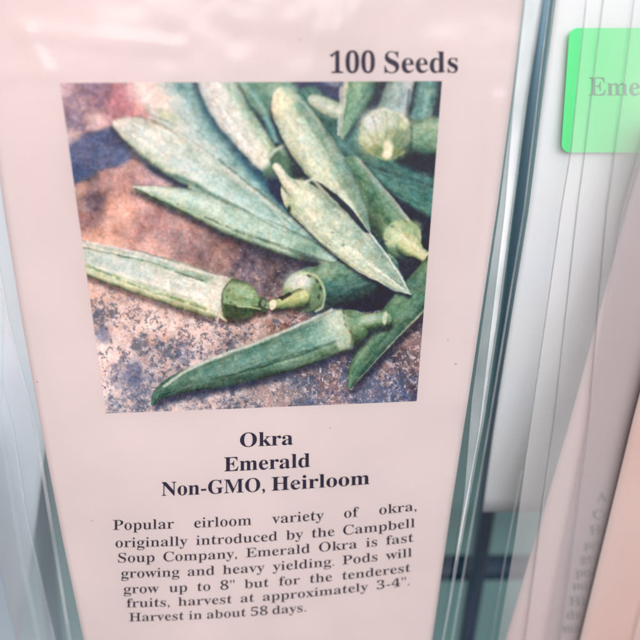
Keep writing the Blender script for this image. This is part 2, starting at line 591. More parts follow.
    K_.poly([(408, 118), (412, 120), (412, 150), (405, 160), (402, 150)], (28, 56, 62), .8, 2)
    K_.pod([(344, 160, 0.6), (362, 170, 8), (400, 192, 17), (445, 212, 22)],
           [(-1, (48, 110, 104)), (-.3, (52, 118, 104)), (.4, (40, 104, 84)), (1, (24, 70, 64))], None, 2, (-3, 6, 6, .8, (18, 32, 58)), 0, 10)
    K_.poly([(356, 172), (366, 172), (395, 196), (442, 226), (442, 255), (425, 250), (400, 218), (376, 196)], (18, 34, 60), .92, 3)
    K_.poly([(400, 148), (445, 156), (445, 178), (418, 172), (395, 162)], (18, 42, 58), .85, 3.5)
    # body and cap of the pod that faces us
    K_.pod([(402, 72, 14), (396, 96, 15), (390, 118, 17)], [(-1, (192, 198, 190)), (-.6, (150, 170, 168)), (.2, (134, 160, 146)), (.8, (110, 140, 128)), (1, (60, 90, 90))], None, 1.8, None, 0, 8)
    K_.poly([(381, 80), (388, 80), (372, 112), (358, 124), (364, 108)], (32, 52, 72), .85, 2)
    K_.line([(409, 90), (407, 116)], (66, 84, 90), 1.6, .7, 1.4)
    # tip pod hanging from the top
    K_.pod([(362, 70, 19), (358, 92, 16), (350, 116, 9), (343, 137, 2)],
           [(-1, (52, 100, 82)), (-.5, (84, 138, 104)), (.1, (114, 160, 112)), (.6, (98, 146, 96)), (.8, (206, 208, 170)), (1, (200, 196, 170))], None, 1.4, (3, 3, 3, .6, (34, 66, 80)), 6, 9)
    K_.pod([(314, 100, 6), (322, 104, 8), (334, 110, 9)], [(-1, (160, 180, 140)), (0, (198, 202, 168)), (1, (138, 158, 120))], None, 2, None, 0, 7)
    K_.line([(341, 88), (339, 134)], (216, 208, 184), 1.5, .7, 1)
    # cap
    K_.blob(385, 134, 24.5, 24, (128, 152, 98), 1, 0, .09, .14)
    K_.blob(385, 122, 22, 13, (176, 186, 160), .8, 0, .6)
    K_.blob(372, 134, 13, 16, (190, 196, 148), .75, 20, .6)
    K_.blob(372, 122, 9, 10, (206, 206, 196), .75, 0, .6)
    K_.blob(401, 140, 8, 14, (92, 132, 92), .7, 0, .6)
    K_.blob(385, 152, 20, 8, (96, 128, 62), .7, 0, .6)
    K_.blob(392, 133, 6, 6, (132, 150, 84), .7)
    K_.blob(388, 148, 5, 8, (226, 214, 160), .95, 0, .4)
    K_.blob(387, 155, 5, 4, (238, 220, 170), .9, 0, .4)
    K_.blob(404, 124, 6, 5, (182, 190, 124), .7)
    for pa_, pb_ in (((372, 116), (378, 140)), ((386, 112), (386, 138)), ((399, 118), (394, 142)), ((364, 128), (376, 148)), ((406, 134), (396, 150))):
        K_.line([pa_, ((pa_[0] + pb_[0]) / 2 + 1, (pa_[1] + pb_[1]) / 2), pb_], (96, 120, 74), 1.1, .4, 1.2)
    K_.line([(366, 118), (374, 112), (385, 110), (398, 113), (407, 122)], (206, 208, 178), 1.4, .6, 1.2)
    K_.line([(362, 140), (368, 150), (378, 157), (392, 159), (404, 152)], (150, 168, 90), 1.2, .55, 1)

    # ----- far left group, out of focus and pale
    K_.pod([(150, 70, 22), (172, 100, 27), (212, 140, 26), (256, 182, 24), (300, 226, 18), (322, 250, 12)],
           [(-1, (120, 160, 150)), (-.6, (116, 158, 148)), (-.2, (176, 190, 170)), (.3, (210, 198, 176)), (.8, (214, 200, 178)), (1, (190, 188, 160))],
           [(-1, (14, 66, 92)), (-.5, (26, 96, 114)), (0, (46, 128, 132)), (.5, (84, 148, 134)), (1, (110, 160, 140))], 2.4, None, 0, 10)
    K_.blob(150, 96, 22, 14, (224, 204, 182), .9, 30, .8)
    K_.blob(168, 116, 12, 4, (150, 172, 112), .6, 25, .8)
    K_.poly([(180, 78), (192, 84), (225, 124), (262, 165), (252, 166), (208, 122), (190, 104)], (104, 150, 142), .75, 4)
    K_.blob(258, 172, 28, 7, (24, 98, 116), .8, 44, .7)
    K_.blob(278, 190, 20, 8, (16, 66, 96), .85, 46, .7)
    K_.pod([(119, 124, 6), (138, 132, 15), (168, 150, 21), (205, 176, 20), (245, 203, 18), (285, 230, 15), (320, 252, 10)],
           [(-1, (206, 200, 168)), (-.75, (208, 202, 170)), (-.5, (214, 206, 178)), (.4, (220, 212, 188)), (.85, (196, 204, 160)), (1, (150, 172, 126))],
           [(-1, (60, 120, 100)), (-.8, (176, 198, 176)), (-.55, (96, 150, 132)), (.2, (152, 192, 170)), (.8, (124, 168, 138)), (1, (70, 120, 96))], 1.8, (-3, 6, 4, .75, (42, 58, 76)), 0, 10)
    K_.line([(150, 117), (166, 124), (196, 146), (228, 170), (262, 198), (288, 226)], (196, 208, 184), 1.5, .6, 1.2)
    K_.line([(160, 118), (180, 128), (205, 148), (240, 176)], (70, 104, 84), 1.1, .55, 1, 1)
    K_.blob(226, 192, 34, 6, (164, 196, 178), .6, 37, .8)
    K_.blob(180, 160, 28, 8, (196, 206, 188), .6, 33, .8)
    K_.line([(158, 172), (185, 180), (215, 196), (250, 214), (290, 236)], (46, 98, 80), 2.2, .65, 1.8)
    K_.line([(152, 168), (166, 177), (186, 186)], (36, 48, 68), 2.4, .8, 2)
    K_.pod([(134, 187, 1), (160, 193, 7), (195, 204, 13), (235, 222, 15), (275, 238, 14), (305, 250, 12), (328, 258, 9)],
           [(-1, (190, 206, 168)), (-.4, (200, 214, 182)), (.3, (178, 204, 168)), (.75, (150, 182, 128)), (1, (64, 92, 60))],
           [(-1, (84, 138, 112)), (-.5, (142, 184, 158)), (.15, (162, 198, 170)), (.5, (80, 120, 88)), (.65, (150, 178, 140)), (1, (52, 92, 70))], 1.4, (-1, 6, 4, .75, (44, 44, 62)), 4, 10)
    K_.line([(136, 190), (160, 202), (186, 214)], (52, 84, 50), 1.5, .7, 1.2)
    K_.line([(178, 204), (205, 217), (240, 232), (275, 244), (305, 254)], (58, 88, 60), 1.1, .6, .9, 1)
    K_.line([(240, 205), (262, 218), (285, 230)], (198, 216, 190), 1.2, .6, 1)
    K_.blob(308, 250, 16, 7, (70, 122, 84), .6, 20, .8)
    K_.blob(312, 262, 14, 5, (24, 34, 56), .7, 20, .8)

    # ----- pod under the table of caps: second from the top
    K_.pod([(213, 66, 20), (224, 98, 20), (243, 128, 18), (262, 152, 15), (276, 168, 12)],
           [(-1, (84, 130, 110)), (-.8, (150, 178, 158)), (-.35, (160, 184, 160)), (-.2, (196, 200, 182)), (.6, (206, 204, 190)), (.85, (206, 210, 198)), (1, (150, 170, 170))],
           [(-1, (100, 148, 100)), (-.6, (160, 186, 136)), (0, (206, 208, 176)), (.7, (214, 210, 180)), (1, (110, 150, 140))], 1.4, (-3, 5, 4, .8, (24, 70, 92)), 3, 8)
    K_.line([(222, 82), (240, 100), (258, 126)], (116, 156, 128), 2, .5, 2)
    K_.line([(240, 82), (256, 98), (268, 120), (276, 140)], (122, 168, 152), 2.4, .6, 2)
    K_.blob(260, 158, 8, 10, (206, 204, 168), .6, 40)
    # its cap, in the shade
    K_.poly([(268, 158), (280, 146), (290, 144), (302, 160), (314, 178), (304, 184), (292, 178), (276, 176)], (62, 108, 72), 1, 1.8)
    K_.blob(285, 150, 7, 5, (130, 164, 120), .7, 10, .7)
    K_.blob(302, 172, 9, 12, (20, 36, 54), .9, -35, .5)
    K_.blob(270, 172, 7, 8, (70, 118, 74), .8)
    K_.blob(279, 190, 8, 17, (14, 40, 72), .95, -25, .5)
    K_.line([(268, 160), (276, 150), (288, 144)], (208, 208, 176), 1.6, .7, 1.2)

    # ----- pod F behind on the right, with stem
    K_.pod([(352, 168, 12), (368, 192, 15), (386, 216, 17), (400, 234, 17)],
           [(-1, (206, 216, 190)), (-.88, (150, 180, 150)), (-.6, (96, 144, 102)), (.1, (66, 118, 70)), (.6, (104, 144, 82)), (1, (24, 56, 50))], None, 1.1, (5, 5, 3.5, .8, NAVY), 8, 9)
    K_.poly([(368, 192), (372, 200), (386, 232), (380, 242), (366, 222)], (46, 92, 58), .7, 2.5)
    K_.blob(403, 238, 19, 18, (150, 172, 108), 1, 30, .07)
    K_.blob(398, 236, 12, 10, (190, 200, 140), .8, 20, .6)
    K_.blob(412, 228, 9, 8, (128, 160, 96), .7)
    K_.blob(396, 254, 14, 6, (66, 108, 60), .8, 20)
    K_.pod([(408, 244, 12), (418, 252, 7), (427, 258, 6)], [(-1, (160, 180, 108)), (-.2, (210, 210, 156)), (.5, (176, 190, 112)), (1, (74, 112, 58))], None, .9, (1, 4, 3, .7, NAVY), 5, 8)
    K_.blob(427, 258, 3.2, 5, (196, 196, 140), 1, 15, .2); K_.blob(427.5, 258, 1.6, 3, (90, 96, 70), .9, 15, .4)
    for x, y in ((392, 226), (405, 221), (386, 241)): K_.blob(x, y, 2, 1.2, (72, 86, 52), .6, 20, .8)
    # shade below F
    K_.poly([(392, 256), (412, 262), (430, 266), (426, 280), (408, 292), (398, 275)], (24, 44, 62), .95, 2.5)

    # ----- pod D
    K_.pod([(284, 99, 12), (291, 112, 18.5), (308, 140, 21.5), (330, 172, 20), (350, 200, 13.5), (362, 220, 7), (369, 233, 1.5)],
           [(-1, (100, 148, 130)), (-.75, (128, 162, 138)), (-.45, (110, 150, 112)), (-.3, (158, 180, 140)), (.2, (206, 208, 164)), (.75, (216, 212, 172)), (1, (190, 200, 150))],
           [(-1, (62, 108, 88)), (-.7, (106, 148, 124)), (-.1, (104, 146, 110)), (.1, (196, 204, 168)), (.45, (160, 186, 140)), (1, (124, 154, 112))], 1, (-2, 4, 3, .85, (20, 44, 60)), 12, 10)
    K_.blob(284, 104, 11, 13, (218, 216, 160), .75, 0, .7)
    K_.line([(300, 100), (318, 124), (338, 154), (352, 182), (364, 212)], (104, 146, 122), 3.2, .5, 3)
    K_.line([(296, 96), (312, 112), (324, 132)], (172, 194, 152), 1.5, .5, 1.5)
    K_.blob(302, 132, 7, 26, (202, 208, 178), .5, -35, .8)
    K_.line([(345, 206), (356, 220), (367, 231)], (222, 220, 184), 1, .6, .8)
    K_.blob(368.5, 234, 2.5, 2, (236, 226, 180), .7)

    # ----- pod G (under E)
    K_.pod([(312, 288, 21), (340, 283, 22), (362, 277, 20), (384, 268, 15)],
           [(-1, (112, 158, 118)), (-.6, (84, 140, 104)), (0, (62, 118, 96)), (.5, (40, 92, 84)), (1, (20, 52, 60))], None, 1.1, (2, 5, 4, .85, NAVY), 7, 10)
    K_.blob(326, 272, 7, 9, (152, 182, 128), .6, 20, .8)
    K_.poly([(330, 312), (352, 305), (386, 288), (402, 283), (404, 296), (388, 308), (340, 316)], (24, 28, 58), .95, 2)
    K_.blob(304, 291, 21, 20, (104, 140, 76), 1, 10, .07)
    K_.blob(300, 284, 15, 11, (196, 204, 172), .8, 15, .5)
    K_.blob(300, 280, 11, 6, (222, 218, 200), .7, 0, .7)
    K_.blob(306, 300, 15, 10, (104, 140, 72), .8, 0, .6)
    K_.blob(310, 306, 12, 4, (60, 98, 52), .6, 0, .8)
    K_.blob(316, 290, 5, 13, (84, 126, 72), .8, 0, .6)
    K_.line([(300, 273), (314, 275), (322, 284), (325, 296), (322, 306), (316, 311)], (176, 196, 142), 1.2, .7, 1)
    K_.blob(296, 303, 8, 4.5, (206, 204, 130), .6)
    for x, y, q in ((317, 281, 60), (320, 288, 80), (319, 297, 95), (309, 276, 20)): K_.blob(x, y, 2.6, 1.3, (34, 52, 36), .7, q, .8)
    K_.pod([(300, 298, 9), (291, 301, 7.5), (282, 303, 6), (273, 305, 5.3)], [(-1, (76, 112, 54)), (0, (176, 188, 98)), (.5, (200, 206, 128)), (1, (96, 118, 50))], None, .8, (1, 4, 3, .7, (36, 34, 44)), 5, 7)
    K_.poly([(278, 298), (290, 292), (292, 295), (282, 301)], (32, 44, 34), .9, 1)
    K_.blob(272.5, 305, 3.8, 5.5, (222, 218, 170), 1, 15, .15)

    # ----- pod J (right, low)
    K_.pod([(350, 386, 2.5), (358, 368, 8.5), (374, 345, 13), (396, 318, 16), (420, 292, 18), (448, 262, 19)],
           [(-1, (70, 122, 74)), (-.5, (92, 144, 92)), (0, (76, 130, 82)), (.5, (54, 108, 76)), (.82, (50, 100, 72)), (.92, (150, 180, 140)), (1, (60, 90, 70))], None, .9, (4, 5, 3.5, .75, (34, 38, 58)), 7, 9)
    K_.blob(415, 285, 14, 8, (46, 92, 74), .6, -45, .8)
    K_.blob(405, 302, 10, 18, (84, 136, 84), .4, 40, .8)

    # ----- pod E, the frontmost
    K_.pod([(292, 190, 11), (300, 198, 17), (318, 213, 20), (342, 234, 21), (368, 258, 17), (390, 276, 10.5), (402, 287, 5), (410, 293, 1.5)],
           [(-1, (206, 214, 178)), (-.85, (164, 184, 148)), (-.3, (186, 198, 156)), (.2, (212, 212, 170)), (.7, (216, 212, 166)), (1, (150, 166, 112))],
           [(-1, (196, 212, 196)), (-.88, (110, 150, 130)), (-.3, (120, 156, 132)), (.05, (104, 142, 116)), (.2, (208, 214, 180)), (.4, (126, 158, 124)), (.8, (156, 180, 140)), (1, (176, 194, 156))], .8, (1, 4, 3, .85, (20, 32, 58)), 16, 10)
    K_.line([(328, 192), (345, 208), (362, 226), (380, 246), (394, 266), (408, 290)], (206, 220, 208), .9, .75, .7)
    K_.line([(296, 212), (318, 238), (342, 256), (366, 272), (390, 288), (406, 293)], (196, 208, 172), .9, .55, .8)
    K_.line([(318, 225), (345, 252), (375, 274), (408, 292)], (206, 214, 178), 1.3, .5, 1.2)
    K_.blob(300, 188, 10, 9, (204, 208, 160), .9, 0, .5)
    K_.blob(294, 204, 7, 10, (126, 152, 92), .55, -20, .7)
    K_.blob(306, 200, 10, 8, (222, 218, 176), .7, 0, .7)
    K_.blob(289, 209, 2, 4, (40, 56, 40), .9)
    K_.pod([(277, 168, 5), (283, 177, 5.5), (292, 188, 8)], [(-1, (176, 190, 150)), (-.2, (222, 216, 178)), (.6, (206, 204, 160)), (1, (96, 120, 80))], None, .9, None, 5, 6)
    K_.line([(306, 182), (314, 179), (320, 183)], (206, 208, 172), 1.6, .8, 1)
    for x, y in ((333, 233), (343, 245), (382, 257)): K_.blob(x, y, 1.3, 1, (70, 88, 72), .6, 0, .8)
    K_.poly([(316, 181), (322, 184), (338, 196), (356, 214), (370, 234), (364, 232), (346, 212), (330, 196)], (16, 36, 56), .9, 1)

    # ----- pod H, left
    K_.pod([(70, 253, 15), (100, 262, 17.5), (140, 273, 21), (180, 285, 22.5), (222, 299, 21)],
           [(-1, (196, 196, 170)), (-.88, (210, 216, 190)), (-.66, (206, 212, 186)), (-.6, (96, 120, 92)), (-.52, (166, 186, 164)), (-.1, (170, 188, 168)), (.35, (196, 202, 178)), (.5, (108, 140, 74)), (.6, (206, 212, 168)), (.82, (188, 200, 140)), (1, (90, 104, 66))],
           [(-1, (170, 186, 150)), (-.85, (160, 182, 146)), (-.6, (150, 178, 144)), (-.5, (150, 172, 136)), (-.4, (206, 208, 178)), (.1, (214, 210, 182)), (.55, (206, 208, 178)), (.62, (130, 156, 84)), (.75, (206, 210, 150)), (1, (116, 134, 70))], .8, (0, 5, 3.5, .7, (84, 68, 70)), 8, 8, flat1=True)
    K_.line([(88, 242), (130, 251), (175, 264), (212, 275), (232, 279)], (222, 216, 196), 1.3, .7, 1)
    K_.line([(118, 255), (150, 263), (185, 275), (215, 284)], (66, 90, 66), .9, .65, .7, 1)
    K_.line([(86, 264), (120, 279), (160, 294), (205, 309)], (96, 132, 62), 1, .7, .8, 1)
    K_.blob(150, 276, 40, 6, (190, 198, 180), .5, 17, .9)
    K_.blob(110, 262, 22, 6, (160, 182, 164), .5, 15, .9)
    K_.pod([(224, 297, 21), (238, 300, 19.5), (246, 301, 13), (254, 303, 8), (262, 305, 7)],
           [(-1, (90, 124, 62)), (-.6, (120, 156, 82)), (-.1, (104, 146, 76)), (.25, (134, 172, 110)), (.35, (62, 100, 40)), (.8, (66, 104, 42)), (1, (44, 70, 40))], None, .9, (1, 5, 3, .75, (44, 38, 40)), 7, 9, flat0=True)
    K_.poly([(208, 282), (216, 277), (232, 278), (225, 289), (222, 304), (225, 321), (214, 314), (206, 306)], (212, 208, 176), .75, 3)
    K_.line([(233, 279), (225, 288), (222, 302), (225, 320)], (70, 92, 48), 1, .8, .7)
    for x, y in ((229, 290), (227, 297), (231, 303), (228, 309), (234, 288)): K_.blob(x, y, 1.2, 1.1, (44, 64, 36), .6, 0, .8)
    K_.blob(240, 290, 9, 6, (156, 184, 132), .6, 20, .8); K_.blob(236, 311, 10, 5, (44, 76, 42), .6, 0, .8); K_.blob(250, 296, 4, 3, (176, 198, 150), .6, 20, .8)
    K_.blob(262, 304, 4, 7, (50, 80, 46), 1, 10, .2); K_.blob(263, 303, 2, 4, (118, 146, 100), .8, 10, .4)
    K_.line([(238, 306), (250, 307), (260, 309)], (170, 198, 132), 1, .7, .8)
    K_.line([(208, 308), (220, 316), (226, 321)], (214, 214, 160), 1.2, .7, 1)

    # ----- pod I, bottom
    K_.pod([(153, 404, 2), (160, 393, 6.5), (180, 383, 10.5), (212, 374, 14.5), (250, 363, 18), (290, 350, 20.5), (325, 337, 21), (345, 330, 19.5)],
           [(-1, (60, 112, 80)), (0, (52, 104, 78)), (1, (36, 74, 62))],
           [(-1, (190, 206, 178)), (-.86, (150, 182, 150)), (-.74, (84, 136, 110)), (-.2, (122, 170, 142)), (.25, (108, 158, 126)), (.36, (44, 88, 62)), (.46, (116, 162, 106)), (.85, (78, 128, 82)), (1, (40, 74, 60))], .8, (3, 5, 4, .85, (38, 46, 72)), 8, 8, flat1=True)
    K_.line([(164, 386), (186, 371), (215, 358), (250, 345), (285, 331), (318, 316), (332, 310)], (196, 206, 182), 1.4, .8, 1)
    K_.line([(200, 382), (240, 372), (285, 357), (330, 343)], (40, 84, 62), 1.1, .55, .8, 1)
    K_.blob(232, 366, 34, 5, (92, 144, 126), .5, -17, .8)
    K_.blob(232, 380, 30, 4, (34, 82, 66), .6, -12, .8)
    K_.blob(325, 330, 10, 15, (150, 182, 152), .6, 15, .8)
    K_.pod([(341, 330, 20.5), (352, 327, 17), (360, 324, 11), (372, 321, 8), (384, 319, 8)],
           [(-1, (120, 156, 100)), (-.5, (104, 150, 100)), (0, (122, 162, 106)), (.5, (84, 128, 68)), (1, (40, 78, 50))], None, .9, (3, 5, 3, .8, (30, 44, 62)), 8, 8, flat0=True)
    K_.poly([(322, 317), (334, 310), (342, 309), (347, 322), (352, 336), (352, 348), (340, 351), (334, 338), (328, 326)], (176, 196, 158), .75, 3)
    K_.blob(336, 322, 8, 9, (206, 212, 180), .55, 20, .8)
    K_.line([(343, 310), (347, 322), (352, 335), (352, 348)], (70, 90, 50), 1, .7, .7, 1)
    for x, y in ((344, 318), (349, 331), (351, 343), (346, 325)): K_.blob(x, y, 1.2, 2, (96, 92, 60), .6, -20, .8)
    K_.blob(370, 319, 9, 4, (186, 200, 176), .6, -10, .8)
    K_.blob(385, 318.5, 2.2, 6.5, (184, 200, 156), .9, 5, .3)
    # the print leans to sage and teal
    R_, G_, B_ = K_.C[..., 0], K_.C[..., 1], K_.C[..., 2]
    gr = np.clip(G_ - R_, 0, 80)
    gb = np.clip(G_ - B_, 0, 80)
    K_.C[..., 0] = R_ + gr * .16; K_.C[..., 2] = B_ + gb * .30
    K_.C[..., 1] = G_ - np.minimum(gr, gb) * .10
    up = sstep(0, 14, gr) * sstep(45, 95, K_.C.mean(-1)) * sstep(215, 150, K_.C.mean(-1))
    K_.C = K_.C + up[..., None] * np.array((13, 13, 8))
    # printer's grain, stronger in dark tones
    g = (vnoise(X, Y, 1.25, 71) - .5) * 15 + K_.grain * 26 + (vnoise(X + 3, Y, 2.2, 72) - .5) * 12
    mt = fbm(X, Y, 6.5, 505, 4, .8) - .5
    mt2 = fbm(X, Y, 8, 605, 3, .7) - .5
    K_.C = K_.C + (mt * 52)[..., None] * np.array([1, .85, .85]) + (mt2 * 26)[..., None] * np.array([1, -.1, -.5])
    C = K_.C + g[..., None] * np.array([1, .95, .95])
    C = C + ((vnoise(X, Y, 1.4, 73) - .5) * 12)[..., None] * np.array([1, 0, -1])
    lum = C.mean(-1, keepdims=True)
    C = lum + (C - lum) * .84
    C = C - 7 + (C - 120) * .17
    return np.clip(C, 6, 245)


# ================================================================== 1 the okra packet
packet = thing('seed_packet', 'okra seed packet in a clear sleeve, with a photo of green pods, nearest the camera', 'seed packet', (0, 0, 0), None)
LEFT = [(-60, -34), (0, -26), (100, -11), (210, 4), (320, 22), (430, 42), (540, 63), (640, 84), (720, 101)]
RIGHT = [(-60, 531), (0, 524), (100, 512), (210, 498), (320, 482), (430, 466), (540, 450), (640, 436), (720, 424)]
cream = paper_mat('label_paper', (213, 202, 200), .045, .7, 25)


def label_sheet(name, mat, left, right, v0, v1, lift, nr, nc, parent, extra=None):
    vs = np.linspace(v0, v1, nr); f = np.linspace(0, 1, nc)
    X = spl(vs, left)[:, None] * (1 - f) + spl(vs, right)[:, None] * f
    V = np.repeat(vs[:, None], nc, 1)
    Yp = row_y(V, X)
    off = bump(X, Yp) - lift
    if extra is not None: off = off + extra(X, Yp)
    return mesh_np(name, P(X, Yp, off), grid_faces(nr, nc), mat, parent), X, Yp


card, _, _ = label_sheet('label_card', cream, LEFT, RIGHT, -50, 720, 0, 90, 70, packet)
thick(card, .00025)

# printed photograph
NU, NV = 540, 470
vs = np.linspace(83, 413.5, NV); us = np.linspace(0, 1, NU)
VV = np.repeat(vs[:, None], NU, 1)
XX = xl(VV) * (1 - us) + xr(VV) * us
YY = row_y(VV, XX)
pts = P(XX, YY, bump(XX, YY) - .00008)
me = bpy.data.meshes.new('okra_photo')
F = grid_faces(NV, NU)
me.vertices.add(NU * NV); me.vertices.foreach_set('co', pts.astype(np.float32).ravel())
me.loops.add(F.size); me.loops.foreach_set('vertex_index', F.astype(np.int32).ravel())
me.polygons.add(len(F)); me.polygons.foreach_set('loop_start', np.arange(0, F.size, 4, dtype=np.int32))
me.polygons.foreach_set('loop_total', np.full(len(F), 4, dtype=np.int32))
me.update(calc_edges=True)
me.polygons.foreach_set('use_smooth', np.ones(len(F), bool))
photo_rgb = lin(paint(XX, YY))
GAIN = np.array([1.10, 1.09, 1.17])
ca = me.color_attributes.new('print', 'FLOAT_COLOR', 'POINT')
rgba = np.ones((NU * NV, 4), np.float32); rgba[:, :3] = np.clip(photo_rgb.reshape(-1, 3) * GAIN, 0, .9)
ca.data.foreach_set('color', rgba.ravel())
m, nt, b = new_mat('photo_ink')
at = nt.nodes.new('ShaderNodeAttribute'); at.attribute_name = 'print'
nt.links.new(at.outputs['Color'], b.inputs['Base Color'])
b.inputs['Roughness'].default_value = .6; b.inputs['Specular IOR Level'].default_value = .25
me.materials.append(m)
photo = bpy.data.objects.new('printed_photo', me); COL.objects.link(photo); photo.parent = packet
photo['label'] = 'printed photo of green okra pods on a weathered table'

LFT = .00008
fn = lambda x, v: label_pt(x, v, LFT)
# heading
h = Print()
h.add('100', 330, 74.3, 0, 32, fn, x_end=375)
h.add('Seeds', 384.5, 74.3, 0, 32, fn, x_end=458)
h.build('heading_text', INK, packet)
t = Print()
t.add('Okra', 240, 452, 0, 20.5, fn, x_end=293)
t.add('Emerald', 224, 475.5, 0, 20.5, fn, x_end=310)
t.add('Non-GMO,', 161.5, 497.2, 0, 20, fn, x_end=265)
t.add('Heirloom', 271.5, 497.2, 0, 20, fn, x_end=369.5)
t.build('title_text', INK, packet)
d = Print()
lines = [('Popular eirloom variety of okra,', 530, 113, 416.5, 14.8), ('originally introduced by the Campbell', 547.5, 115.5, 415, 14.4),
         ('Soup Company, Emerald Okra is fast', 562.5, 118, 413.5, 14), ('growing and heavy yielding. Pods will', 578, 121, 412, 13.8),
         ('grow up to 8" but for the tenderest', 593.5, 123.5, 410.5, 13.4), ('fruits, harvest at approximately 3-4".', 607.5, 126.5, 409.5, 13),
         ('Harvest in about 58 days.', 621.5, 129, 306, 12.7)]
for li, (s, v, x0, x1, em) in enumerate(lines):
    ws = s.split()
    tot = sum(word(w, True)[3] for w in ws)
    ex = 18.0 - li * .12 - (.7 if li == 6 else 0)
    gap = (x1 - x0 - tot * ex) / (len(ws) - 1)
    if gap < 3.4:
        gap = 3.4; ex = (x1 - x0 - gap * (len(ws) - 1)) / tot
    x = x0
    for w in ws:
        x += d.add(w, x, v, ex, em, fn, regular=True) + gap
d.build('description_text', INK2, packet)

# sleeve: clear bag a little wider than the card
SL = [(-60, -60), (0, -50), (210, -12), (320, 8), (430, 36), (640, 70), (720, 84)]
SR = [(-60, 551), (0, 542), (100, 526), (210, 512), (320, 498), (420, 483), (540, 461), (640, 443), (720, 430)]
def wrinkle(X, Y):
    w = -.0009 + 0 * X
    # creases pressed into the top of the bag
    def ridge(x0, y0, x1, y1, wd, hgt):
        ex, ey = x1 - x0, y1 - y0; L2 = ex * ex + ey * ey
        t = ((X - x0) * ex + (Y - y0) * ey) / L2
        tc = np.clip(t, 0, 1)
        D = np.hypot(X - x0 - tc * ex, Y - y0 - tc * ey)
        return -hgt * np.exp(-(D / wd) ** 2)
    w = w + ridge(24, 30, 178, 46, 9, .00022) + ridge(24, 30, 46, 72, 8, .00018) + ridge(-20, 72, 46, 70, 8, .00014)
    w = w + ridge(215, 18, 330, 28, 14, .0001) + ridge(180, 20, 235, 60, 12, .0001) + ridge(470, -20, 455, 60, 14, .00012)
    w = w + ridge(500, 100, 470, 420, 8, .0003) + ridge(-10, 200, 60, 520, 9, .0003)
    w = w - .0007 * (fbm(X, Y, 70, 3, 3) - .5) * (.15 + .85 * sstep(160, 0, Y))
    return w
SLEEVE = film_mat('clear_sleeve', (.99, .99, .99), .012, (.88, .84, .84), .85, .2, .28, 55, 1.37)
slv, _, _ = label_sheet('clear_sleeve', SLEEVE, SL, SR, -50, 720, 0, 220, 160, packet, wrinkle)
BACKF = film_mat('sleeve_back_film', (.93, .975, .98), .03, (.8, .88, .9), .9, .2, .2, 50, 1.4)
bk, _, _ = label_sheet('sleeve_back', BACKF, SL, SR, -50, 720, 0, 60, 40, packet, lambda X, Y: .0012 + 0 * X)
SEAM = film_mat('sealed_edge', (.93, .97, .98), .26, (.86, .93, .95), 1.0, .15, .3, 200, 1.5)


def seam(name, pts, w, off, mat, parent, lift=None, yr=(-60, 720), n=120, t=.00035):
    """a narrow welded strip of plastic along an edge: rounded bead"""
    ys = np.linspace(yr[0], yr[1], n)
    xs = spl(ys, pts)
    prof = np.linspace(-1, 1, 7)
    X = xs[:, None] + prof[None] * w / 2
    o0 = off if np.isscalar(off) else np.interp(ys, [yr[0], yr[1]], off)[:, None]
    O = o0 - t * (1 - prof[None] ** 2) + 0 * X + .00006 * np.sin(ys * .21)[:, None]
    if lift == 'bump': O = O + bump(X, ys[:, None] + 0 * X)
    return mesh_np(name, P(X, ys[:, None] + 0 * X, O), grid_faces(n, 7), mat, parent)


seam('sealed_edge', SR, 2.6, -.0006, SEAM, packet, 'bump')
MARG = film_mat('sealed_margin', (.97, .99, .99), .9, (.86, .93, .95), .9, .2, .3, 120, 1.4)
MARG2 = film_mat('pale_margin', (.95, .98, .985), .34, (.86, .93, .95), .9, .2, .3, 120, 1.4)
sheet('sealed_margin', MARG2, packet, [(-60, 532), (0, 525), (100, 513), (210, 499), (320, 483), (400, 472), (500, 464), (600, 449)], [(y, x - 1) for y, x in SR], -60, 600, (-.0002, .0010), (-.0002, .0010), nr=60, nc=8)
ML = [(-60, 532), (0, 525), (100, 514), (210, 505), (320, 492), (430, 479), (540, 459), (560, 456)]
sheet('sealed_margin', MARG, packet, ML, [(y, x - 1) for y, x in SR], -60, 560, (-.0004, .0008), (-.0004, .0008), nr=60, nc=8)
# tiny scuffs and specks on the card
SCUFF = plain_mat('scuff', (178, 158, 158), .7)
for sx, sy, sr in ((107, 378, 1.5), (293, 491, 1.2), (456, 377, 1.1), (448, 352, .8), (37, 380, .9), (330, 437, .8), (92, 520, .8), (300, 40, .9)):
    sv = []
    for q in range(9):
        an = q * 2 * math.pi / 9; rr = sr * random.uniform(.45, 1.1)
        sv.append(label_pt(sx + rr * 1.4 * math.cos(an), sy - rr * math.sin(an), LFT))
    mesh_np('scuff_mark', np.array(sv), [tuple(range(9))], SCUFF, packet, False)
seam('sealed_edge', SL, 4, -.0002, SEAM, packet, 'bump')

# ================================================================== 2 packets on the right
RIGHTG = 'other seed packets in the rack'
white = paper_mat('white_card', (242, 246, 252), .02, .6, 40)
rose = paper_mat('rose_card', (200, 178, 178), .03, .7, 40)
peach = paper_mat('peach_card', (208, 170, 158), .03, .7, 40)
FILM2 = film_mat('milky_film', (.97, .98, .98), .22, (.92, .95, .94), .9, .2, .3, 45, 1.42)
FILM3 = film_mat('grey_film', (.93, .93, .94), .18, (.55, .54, .55), .9, .22, .3, 45, 1.42)
FILM1 = film_mat('clear_film', (.97, .98, .98), .02, (.85, .87, .87), .9, .15, .3, 45, 1.42)

